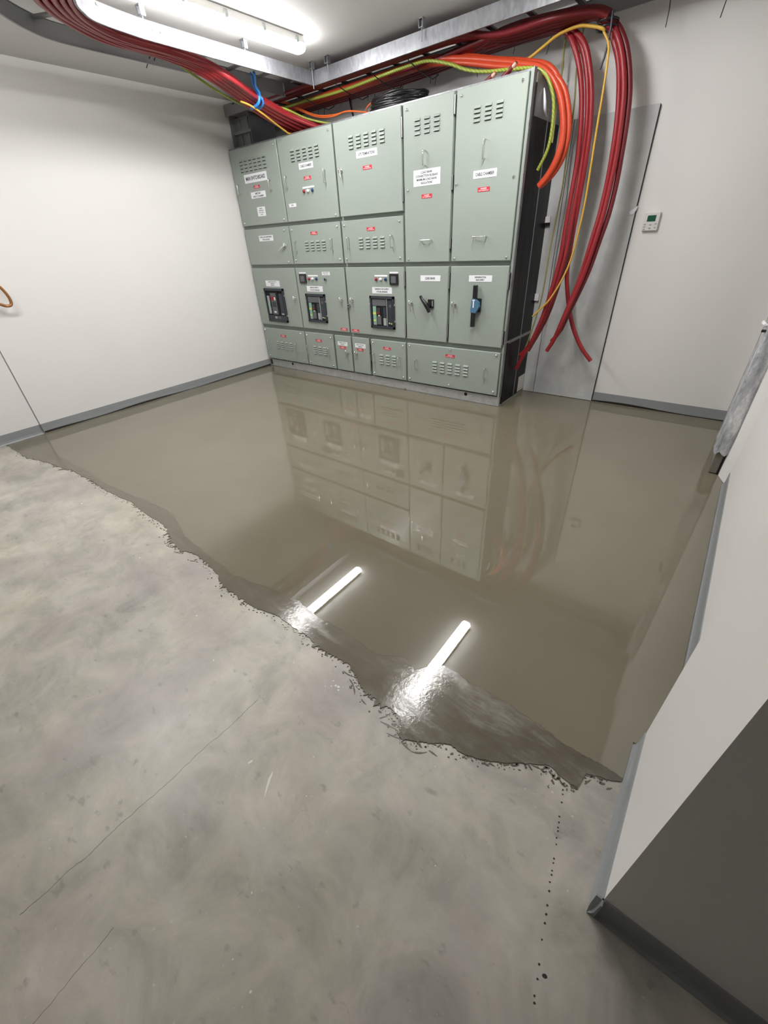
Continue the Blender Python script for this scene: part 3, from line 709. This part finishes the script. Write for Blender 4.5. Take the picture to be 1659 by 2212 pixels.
for (y) in (-1.668, -1.60, -1.521, -1.463): b.tube([(1.474, y, 2.755), (1.480, y, 2.755)], .009, M['galv_dull'], 8)
b.build('splice_plate', TA)
TB = empty('cable_tray', (2.6, .3, ZB), 'straight galvanised ladder cable tray running above the switchboard', 'cable tray')
rail([(1.466, .014), (5.5, .014)], parent=TB, side=1); rail([(.02, .03), (1.04, .03)], M['galv_dull'], parent=TB, side=1)
rail([(.02, .50), (5.5, .50)], M['galv_dull'], parent=TB, side=-1)
for i in range(17):
    x = .2 + i * .32
    rung((x, .03), (x, .498), TB)
for i, (x, y, lb) in enumerate([(1.500, -1.590, 'galvanised hanger bracket near the left end of the lit batten'), (1.486, -.755, 'galvanised hanger bracket halfway along the left tray rail'), (1.482, -.012, 'galvanised hanger rod at the corner of the two trays'), (1.680, -.012, 'galvanised hanger bracket just right of the tray corner'), (2.680, -.010, 'galvanised hanger bracket midway along the rear tray rail')]):
    Hn = empty('tray_hanger', (x, y, H), lb, 'hanger bracket')
    b = MB(); b.box(x - .022, x + .022, y - .018, y + .018, H - .005, H, M['galv']); b.box(x - .020, x - .016, y - .018, y + .018, H - .05, H, M['galv']); b.box(x + .016, x + .020, y - .018, y + .018, H - .05, H - .0, M['galv']); b.box(x - .018, x + .018, y - .018, y + .018, H - .052, H - .047, M['galv'])
    b.build('bracket', Hn)
    b = MB(); b.cyl((x, y, H - .01), (x, y, ZB + (.03 if i != 2 else -.03)), .0045, M['galv'], 8); b.build('threaded_rod', Hn)
# drop section in the left rear corner
D = empty('tray_riser', (.2, .3, 2.43), 'dull grey tray drop in the corner beside the left wall above the switchboard', 'cable tray')
b = MB(); b.box(.012, .40, .14, .146, 2.425, 2.695, M['galv_dull']); b.build('back_plate', D)
b = MB(); b.box(.012, .018, .08, .40, 2.425, 2.72, M['galv_dull']); b.build('side_flange', D)
b = MB(); b.box(.396, .402, .05, .40, 2.425, 2.695, M['grey']); b.build('side_flange', D)
b = MB(); b.box(.02, .39, .10, .139, 2.55, 2.575, M['galv_dull']); b.box(.10, .13, .13, .139, 2.43, 2.68, M['galv_dull']); b.box(.24, .27, .13, .139, 2.43, 2.68, M['galv_dull']); b.build('strut', D)

# ------------------------------------------------------------------ cables
def cable(path, r, m, label, group=None, off=(0, 0, 0), name='power_cable', step=5, seg=10, cat='cable', jitter=0., sd=0, capmat=None):
    pts = []
    for i, p in enumerate(path):
        q = Vector(p) + Vector(off)
        if jitter and 0 < i < len(path) - 1:
            q += Vector((noise.noise(Vector((i * .6, sd, 0))), noise.noise(Vector((i * .6, sd, 5))), noise.noise(Vector((i * .6, sd, 9))))) * jitter
        pts.append(q)
    b = MB(); b.tube(smooth_path(pts, step), r, M[m], seg, capmat=capmat)
    return tag(b.build(name), label, cat, group)

# left run: strapped under tray A, then down onto the switchboard
AL = [(3.127, -2.451, 2.722), (2.2, -2.432, 2.722), (1.633, -2.316, 2.722), (1.445, -2.181, 2.722), (1.323, -2.03, 2.722), (1.227, -1.862, 2.722), (1.189, -1.691, 2.722), (1.182, -1.52, 2.722), (1.193, -1.344, 2.712), (1.195, -1.159, 2.694), (1.215, -0.991, 2.65), (1.13, -0.742, 2.615), (1.05, -0.488, 2.565), (0.975, -0.166, 2.505), (0.955, 0.14, 2.445), (0.98, 0.32, 2.44)]
AR = [(3.127, -2.202, 2.722), (2.2, -2.205, 2.722), (1.793, -2.146, 2.722), (1.541, -2.015, 2.722), (1.409, -1.849, 2.722), (1.347, -1.677, 2.722), (1.321, -1.502, 2.722), (1.317, -1.337, 2.722), (1.327, -1.184, 2.712), (1.318, -0.977, 2.694), (1.32, -0.784, 2.65), (1.216, -0.505, 2.615), (1.176, -0.245, 2.57), (1.215, -0.037, 2.515), (1.35, 0.139, 2.455), (1.45, 0.32, 2.445)]
k = 0
for row, cnt in ((0, 5), (1, 4)):
    for j in range(cnt):
        t = (j + .5 * (1 + row)) / 5
        P = [Vector(a).lerp(Vector(e), t) + Vector((0, 0, (.030 if i > 9 else .028) * row)) for i, (a, e) in enumerate(zip(AL, AR))]
        k += 1
        cable(P, .0185, 'red_cable', 'red power cable in the bundle dropping from the left tray onto the switchboard', 'red cables dropping from the left tray', jitter=.006, sd=k * 3.1)
cable([(2.3, -2.33, 2.768), (1.70, -2.25, 2.768), (1.42, -1.98, 2.768), (1.28, -1.75, 2.768), (1.25, -1.5, 2.768), (1.22, -1.3, 2.73), (1.175, -1.15, 2.69), (1.13, -.98, 2.655), (1.10, -.8, 2.610), (1.04, -.60, 2.590), (1.03, -.45, 2.575), (1.08, -.30, 2.592), (1.165, -.12, 2.575), (1.24, .06, 2.520), (1.345, .16, 2.485), (1.46, .22, 2.46)], .009, 'yg_cable', 'green-yellow earth cable running beside the red bundle that leaves the left tray', name='earth_cable', cat='cable')
cable([(1.126, -0.604, 2.572), (1.14, -0.507, 2.553), (1.135, -0.37, 2.512), (1.091, -0.195, 2.47), (1.072, -0.068, 2.434), (1.067, 0.02, 2.418), (1.117, 0.28600000000000003, 2.435)], .008, 'yellow_cable', 'yellow cable sagging below the red bundle onto the switchboard', name='thin_cable')
# blue strap
b = MB()
for o1, o2 in ((-.022, -.010), (.022, .012)):
    b.tube(smooth_path([(1.345 + o1, -.60, 2.712), (1.31 + o1, -.57, 2.69), (1.25 + o1 * .5, -.52, 2.66), (1.215 + o2, -.46, 2.635), (1.205, -.44, 2.60)], 4), .012, M['blue_strap'], 6)
ring = [(1.118 + .098 * math.cos(2 * math.pi * i / 16), -.42 - .02 * math.sin(2 * math.pi * i / 16), 2.590 + .040 * math.sin(2 * math.pi * i / 16)) for i in range(17)]
b.tube(ring, .011, M['blue_strap'], 6)
b.tube(smooth_path([(1.21, -.45, 2.61), (1.205, -.46, 2.57), (1.15, -.465, 2.55), (1.07, -.455, 2.552)], 3), .013, M['blue_strap'], 6)
tag(b.build('tie_strap'), 'blue strap tied round the red cables below the left tray', 'strap')

# rear tray bundle, each cable runs the tray then drops
def tray_y(i): return .075 + i * .036
OR = [(2.54, .28, 2.700), (2.892, .26, 2.641), (3.186, .24, 2.569), (3.422, .22, 2.510), (3.615, .20, 2.445), (3.734, .20, 2.325), (3.798, .20, 2.18), (3.819, .20, 2.038), (3.796, .20, 1.921), (3.745, .20, 1.836), (3.675, .20, 1.774)]
for j in range(4):
    y = .10 + j * .036
    y += .10; P = [(.42, y, 2.675), (1.0, y, 2.672), (1.6, y, 2.672), (2.1, y + .01, 2.682)]
    ox = (j % 2) * .030; oz = [0, .012, -.026, -.022][j]; oy = [-.018, .018, -.020, .016][j]
    for i, p in enumerate(OR):
        f = min(1, i / 4)
        sh = [.0, .024, .010, .034][j]
        P.append((p[0] + (-.018 + sh) * f * (1 if i < 10 else .5), p[1] + oy * (1 if i < 9 else .6), p[2] + (oz if i < 5 else oz * .3 + (.0 if j != 3 else .01))))
    cable(P, .020, 'orange_cable', 'thick orange cable arching out of the rear tray over the switchboard right end', 'orange cables hanging by the switchboard side', jitter=.006, sd=j * 2.7)
YG = [(.5, .17, 2.672), (.9, .165, 2.664), (1.258, .165, 2.660), (1.711, .175, 2.656), (2.20, .145, 2.662), (2.45, .165, 2.672), (2.62, .18, 2.668), (2.823, .17, 2.611), (2.983, .155, 2.547), (3.159, .13, 2.500), (3.361, .12, 2.473), (3.539, .12, 2.447), (3.632, .13, 2.405), (3.690, .135, 2.323), (3.722, .14, 2.234), (3.733, .14, 2.095), (3.719, .14, 1.98), (3.662, .14, 1.869)]
cable(YG, .0115, 'yg_cable', 'green-yellow earth cable curving down inside the orange cables', name='earth_cable')
G2 = [(3.45, .39, 2.688), (3.60, .38, 2.672), (3.703, .36, 2.627), (3.776, .35, 2.547), (3.837, .35, 2.421), (3.881, .35, 2.271), (3.91, .35, 2.091), (3.919, .35, 1.903), (3.924, .34, 1.703), (3.922, .33, 1.489), (3.916, .32, 1.261), (3.89, .30, 1.052), (3.849, .28, .828), (3.785, .27, .624)]
ends2 = [[(3.70, .26, .46), (3.645, .26, .32)], [(3.72, .27, .52), (3.665, .26, .455)]]
for j in range(3):
    y = .25 + j * .036
    P = [(.45, y, 2.682), (1.3, y, 2.682), (2.2, y, 2.682), (3.0, y + .02, 2.685)]
    n2 = len(G2); ox = [-.030, .004, .036][j]; oy = [-.012, .010, -.006][j]
    if j < 2:
        for i, p in enumerate(G2):
            conv = 1 if i < 10 else max(.35, 1 - (i - 9) * .18)
            P.append((p[0] + ox * conv * min(1, i / 3), p[1] + oy, p[2] + .01 * j))
        P += [Vector(e) for e in ends2[1 - j]] if j == 1 else [Vector(e) for e in ends2[1]]
        if j == 1: P = P[:-2] + ends2[0]
        cable(P, .0185, 'red_cable', ['red cable of the inner hanging pair, its end higher up the side panel', 'red cable of the inner hanging pair, reaching lowest beside the switchboard plinth'][j], jitter=.006, sd=20 + j)
    else:
        for i, p in enumerate(G2[:8]): P.append((p[0] + ox * min(1, i / 3), p[1] + oy, p[2]))
        P += [(3.950, .36, 1.644), (3.940, .38, 1.424), (3.942, .40, 1.179), (3.976, .40, .999), (4.045, .40, .793), (4.107, .40, .670), (4.19, .40, .547), (4.296, .40, .438)]
        cable(P, .0185, 'red_cable', 'red hanging cable that bends away to the right near its end', jitter=.004, sd=33)
# filler red cable behind the pair
P = [(.45, .47, 2.684), (2.2, .47, 2.684), (3.1, .44, 2.685)] + [(p[0] + .012, p[1] + .034, p[2]) for p in G2[:-1]] + [(3.80, .30, .66), (3.73, .29, .50)]
cable(P, .0185, 'shaded_red_cable', 'shade-darkened red cable hidden behind the inner hanging pair', jitter=.005, sd=41)
G3 = [(3.66, .38, 2.69), (3.84, .39, 2.680), (3.95, .38, 2.625), (4.029, .36, 2.53), (4.088, .36, 2.41), (4.13, .36, 2.255), (4.154, .36, 2.095), (4.167, .36, 1.916), (4.168, .36, 1.74), (4.161, .35, 1.553), (4.142, .34, 1.385), (4.114, .33, 1.19), (4.081, .32, 1.035), (4.042, .31, .889), (4.001, .30, .736)]
lab3 = ['red cable on the left of the outer hanging bundle, ending in mid-air lowest', 'red cable in the middle of the outer hanging bundle', 'red cable on the right of the outer hanging bundle']
for j in range(3):
    y = .36 + j * .036
    ox = [-.028, .004, .034][j]; oy = [-.004, -.020, .010][j]
    P = [(.5, y, 2.684), (1.5, y, 2.684), (2.5, y, 2.684), (3.2, y - .04, 2.685)]
    for i, p in enumerate(G3):
        conv = 1 if i < 11 else max(.3, 1 - (i - 10) * .2)
        P.append((p[0] + ox * conv * min(1, i / 3), p[1] + oy, p[2]))
    P += [[(3.955, .30, .62), (3.908, .30, .512)], [(3.975, .30, .66), (3.935, .31, .600)], [(4.00, .31, .70), (3.955, .32, .625)]][j]
    cable(P, .0185, ['red_cable', 'red_cable', 'shaded_red_cable'][j], lab3[j], jitter=.006, sd=50 + j)
# further red cables, colour darkened for shade, slung under the tray, gathering towards the clamp
k = 0
for row, (z, cnt) in enumerate(((2.725, 4), (2.682, 6), (2.668, 3))):
    for j in range(cnt):
        y = .045 + j * .034 if row == 0 else (.28 + j * .038 if row == 1 else .36 + j * .05)
        e = .14 + (j + row * .4) * .055
        k += 1
        cable([(.5, y, z), (1.5, y, z), (2.3, y + .01, z), (2.9, y * .6 + e * .4, z + .01), (3.25, e, 2.675 + .012 * row), (3.6, e + .02, 2.675 + .014 * row), (3.85, .26 + .025 * (j + row), 2.672 + .014 * row), (3.95, .30 + .02 * (j + row), 2.64 + .014 * row)], .0185, 'shaded_red_cable', 'shade-darkened red cable slung under the rear tray above the switchboard', 'shade-darkened red cables slung under the rear tray', jitter=.008, sd=70 + k)
cable([(3.945, .30, 2.575), (3.928, .29, 2.590), (3.846, .29, 2.617), (3.763, .29, 2.633), (3.636, .285, 2.620), (3.535, .28, 2.580), (3.455, .27, 2.544), (3.40, .26, 2.53)], .0095, 'yellow_cable', 'yellow cable looping from the clamp back over the orange cables', name='thin_cable')
cable([(3.941, .30, 2.575), (3.989, .295, 2.504), (4.005, .285, 2.413), (4.012, .28, 2.279), (4.014, .28, 2.089), (4.020, .28, 1.854), (4.022, .285, 1.62), (4.010, .285, 1.435), (3.991, .28, 1.259), (3.949, .26, 1.106), (3.878, .24, .959), (3.811, .23, .879), (3.752, .22, .816)], .0078, 'yellow_cable', 'bright yellow cable hanging in front of the red cables', name='thin_cable')
cable([(3.745, .47, 2.70), (3.735, .49, 2.58), (3.727, .50, 2.47), (3.749, .50, 2.26), (3.749, .50, 2.025), (3.761, .48, 1.765), (3.754, .46, 1.548), (3.747, .44, 1.305), (3.753, .40, 1.005), (3.741, .37, .825), (3.706, .33, .595), (3.677, .30, .459), (3.640, .28, .347)], .0062, 'olive_cable', 'dull olive-yellow cable hanging straight down beside the switchboard side', name='thin_cable')
cable([(3.642, .45, 2.70), (3.628, .45, 2.595), (3.636, .45, 2.472), (3.640, .42, 2.32), (3.650, .40, 2.186), (3.660, .38, 2.05)], .0075, 'olive_cable', 'brownish cable dropping behind the orange cables', name='thin_cable')
b = MB(); b.tube([(3.979, .30, 2.66), (3.984, .30, 2.58), (3.982, .30, 2.508), (3.974, .30, 2.444), (3.959, .30, 2.391)], .008, M['navy'], 6)
for z in (2.60, 2.63):
    b.tube([(3.94 + .065 * math.cos(a), .36 + .07 * math.sin(a), z) for a in [i * math.pi / 6 for i in range(13)]], .007, M['black'], 6)
tag(b.build('cable_clamp'), 'black strap clamp with hanging tail where the red cables leave the tray', 'clamp')
# thin orange pair
for j, lb in enumerate(('upper thin bright orange cable sagging above the green door tops', 'lower thin bright orange cable sagging above the green door tops')):
    dz = -.012 * j
    cable([(.72, .22, 2.735), (.872, .2, 2.705 + dz), (1.062, .2, 2.624 + dz), (1.283, .2, 2.546 + dz), (1.503, .2 - .01 * j, 2.516 + dz), (1.687, .2, 2.512 - dz * .3), (1.887, .2, 2.478), (1.97, .21, 2.46)], .0055, 'thin_orange', lb, name='thin_cable')
cable([(1.93, .20, 2.475), (1.962, .17, 2.498), (2.058, .17, 2.527), (2.18, .18, 2.540), (2.26, .2, 2.535)], .0055, 'thin_orange', 'short thin orange cable lying over the black coil', name='thin_cable')
# black coil
b = MB(); pts = []
for i in range(150):
    a = i * .33; rr = .31 - .0002 * i - .03 * ((i * 7) % 5) / 5
    pts.append((2.29 + rr * math.cos(a), .22 + .17 * (rr / .3) * math.sin(a), 2.434 + .0006 * i + .012 * noise.noise(Vector((i * .3, 0, 3)))))
b.tube(smooth_path(pts, 2), .010, M['black_cable'], 7)
tag(b.build('cable_coil'), 'coil of black cable lying on top of the switchboard', 'cable coil')
for j, (p, q, lb) in enumerate([((3.33, .135, 2.455), (3.421, .105, 2.492), 'cut red cable stub with round copper end standing higher on the switchboard top'), ((3.17, .135, 2.440), (3.258, .11, 2.470), 'cut red cable stub with copper end lying lower on the switchboard top')]):
    S = empty('cable_stub', p, lb, 'cable')
    p = Vector(p); q = Vector(q); d_ = (q - p)
    b = MB(); b.tube([p - d_ * .5, p, p + d_ * .7], .0165, M['shaded_red_cable'], 12); b.build('sheath', S)
    b = MB(); b.tube([p + d_ * .7, q], .014, M['lug'], 12); b.tube([q, q + d_.normalized() * .004], [.014, .009], M['copper'], 12); b.build('copper_core', S, 0, 'bare copper end')
# zip tie tails under the rear tray
ties = [((1.031, .49, 2.72), (1.022, .49, 2.60)), ((1.126, .49, 2.712), (1.108, .49, 2.607)), ((1.399, .48, 2.714), (1.363, .48, 2.640)), ((1.516, .48, 2.694), (1.511, .48, 2.604)), ((1.727, .49, 2.698), (1.715, .49, 2.618)), ((1.814, .49, 2.693), (1.797, .49, 2.621)), ((2.091, .49, 2.70), (2.073, .49, 2.624)), ((2.16, .49, 2.70), (2.132, .49, 2.627)), ((2.447, .49, 2.709), (2.439, .49, 2.611)), ((2.514, .49, 2.702), (2.488, .49, 2.594)), ((2.91, .48, 2.70), (2.909, .48, 2.567)), ((3.218, .48, 2.70), (3.216, .48, 2.641)), ((3.509, .49, 2.70), (3.482, .49, 2.588)), ((4.266, .49, 2.72), (4.279, .49, 2.557)), ((4.597, .44, 2.71), (4.594, .42, 2.516))]
for i, (a, e) in enumerate(ties):
    b = MB(); mid = ((a[0] + e[0]) / 2 + .006, a[1] - .004, (a[2] + e[2]) / 2)
    b.tube([a, mid, e], .0025 if i < 13 else .003, M['black'], 5)
    tag(b.build('zip_tie'), 'thin black zip tie tail hanging below the rear cable tray' if i < 13 else ['black zip tie tail on the bare tray, first right of the outer red cables', 'black zip tie tail at the top edge, farthest right'][i - 13], 'zip tie', 'zip tie tails under the rear tray' if i < 13 else None)
for x in (1.26, 1.72, 2.13, 2.52):
    b = MB(); b.tube([(x, .02, 2.70), (x, .04, 2.665), (x, .22, 2.628), (x, .40, 2.612), (x, .49, 2.65), (x, .50, 2.70)], .004, M['black'], 6)
    tag(b.build('zip_tie'), 'black zip tie wrapped round the cables in the rear tray', 'zip tie', 'zip ties round the rear tray bundle')
b = MB(); b.tube([(1.54, .42, 2.67), (1.58, .38, 2.60), (1.64, .34, 2.50), (1.72, .30, 2.455), (1.78, .29, 2.43)], .009, M['black'], 6)
tag(b.build('flex_cable'), 'short black flex dropping from the rear tray to the switchboard top', 'cable')
for (a, e, lb) in [((1.06, -1.34, 2.74), (.985, -1.35, 2.690), 'black zip tie tail poking out under the left tray, longer one'), ((1.08, -1.30, 2.75), (1.02, -1.31, 2.705), 'black zip tie tail poking out under the left tray, shorter one')]:
    b = MB(); b.tube([a, ((a[0] + e[0]) / 2, a[1], (a[2] + e[2]) / 2 + .008), e], .003, M['black'], 5); tag(b.build('zip_tie'), lb, 'zip tie')

# copper tube loop on the left wall
b = MB(); b.tube(smooth_path([(-.01, -3.05, 1.62), (.06, -2.98, 1.52), (.10, -2.86, 1.42), (.10, -2.755, 1.32), (.09, -2.715, 1.23), (.09, -2.72, 1.165), (.09, -2.76, 1.155), (.10, -2.83, 1.19), (.09, -2.98, 1.27), (.04, -3.06, 1.32), (-.01, -3.1, 1.34)], 6), .0125, M['browncable'], 10)
tag(b.build('copper_tube'), 'brown copper tube looping out from the left wall at the photo edge', 'tube')

b = MB(); b.prism([(5.482, -.50), (5.53, -.64), (5.53, .63), (5.482, .63)], 2, 0, H, M['wall']); struct(b.build('trim_2'), 'white door frame pocket in the right wall')
# ------------------------------------------------------------------ wrapped door leaf on the right
DL = empty('door_leaf', (5.45, -.1, 0), 'open door leaf against the right wall, edge wrapped in crinkled clear plastic', 'door')
b = MB(); b.box(5.424, 5.470, -.50, .40, .006, 2.05, M['leaf']); b.build('leaf', DL, .002)
b = MB(); b.box(5.471, 5.480, -.505, .40, 0, 2.05, M['blackmatt']); b.build('gap_shade_strip', DL, 0, 'black gap strip behind the leaf')  # black strip stands for the shade in the gap between leaf and wall
vs = []; nz, na = 46, 22
for i in range(nz + 1):
    z = .155 + 1.85 * i / nz
    for j in range(na):
        a = 2 * math.pi * j / na
        ex = 5.446 + .040 * max(-1, min(1, math.cos(a) * 1.5)); ey = -.33 + .19 * max(-1, min(1, math.sin(a) * 1.3))
        w = .010 * noise.noise(Vector((math.cos(a) * 2, math.sin(a) * 2, z * 5))) + .006 * noise.noise(Vector((math.cos(a) * 6, math.sin(a) * 6, z * 16)))
        zz = z + (.03 * noise.noise(Vector((math.cos(a) * 3, math.sin(a) * 3, 4))) if i == 0 else 0)
        vs.append((ex - abs(w) * (1 if math.cos(a) < 0 else 0) + w * .3, ey + w, zz))
b = MB(); b.add(vs, [(i * na + j, i * na + (j + 1) % na, (i + 1) * na + (j + 1) % na, (i + 1) * na + j) for i in range(nz) for j in range(na)], M['wrap'], True)
b.build('plastic_wrap', DL, 0, 'crumpled translucent plastic wrapping')
b = MB(); b.tube([(5.43, -.47, .955), (5.392, -.47, .955)], .010, M['white'], 10); b.tube([(5.394, -.47, .957), (5.384, -.41, .958), (5.384, -.36, .957)], [.009, .012, .009], M['white'], 10)
b.build('lever_handle', DL, 0, 'white lever handle')
b = MB(); b.box(5.384, 5.43, -.515, -.495, .925, .938, M['black']); b.build('latch', DL)
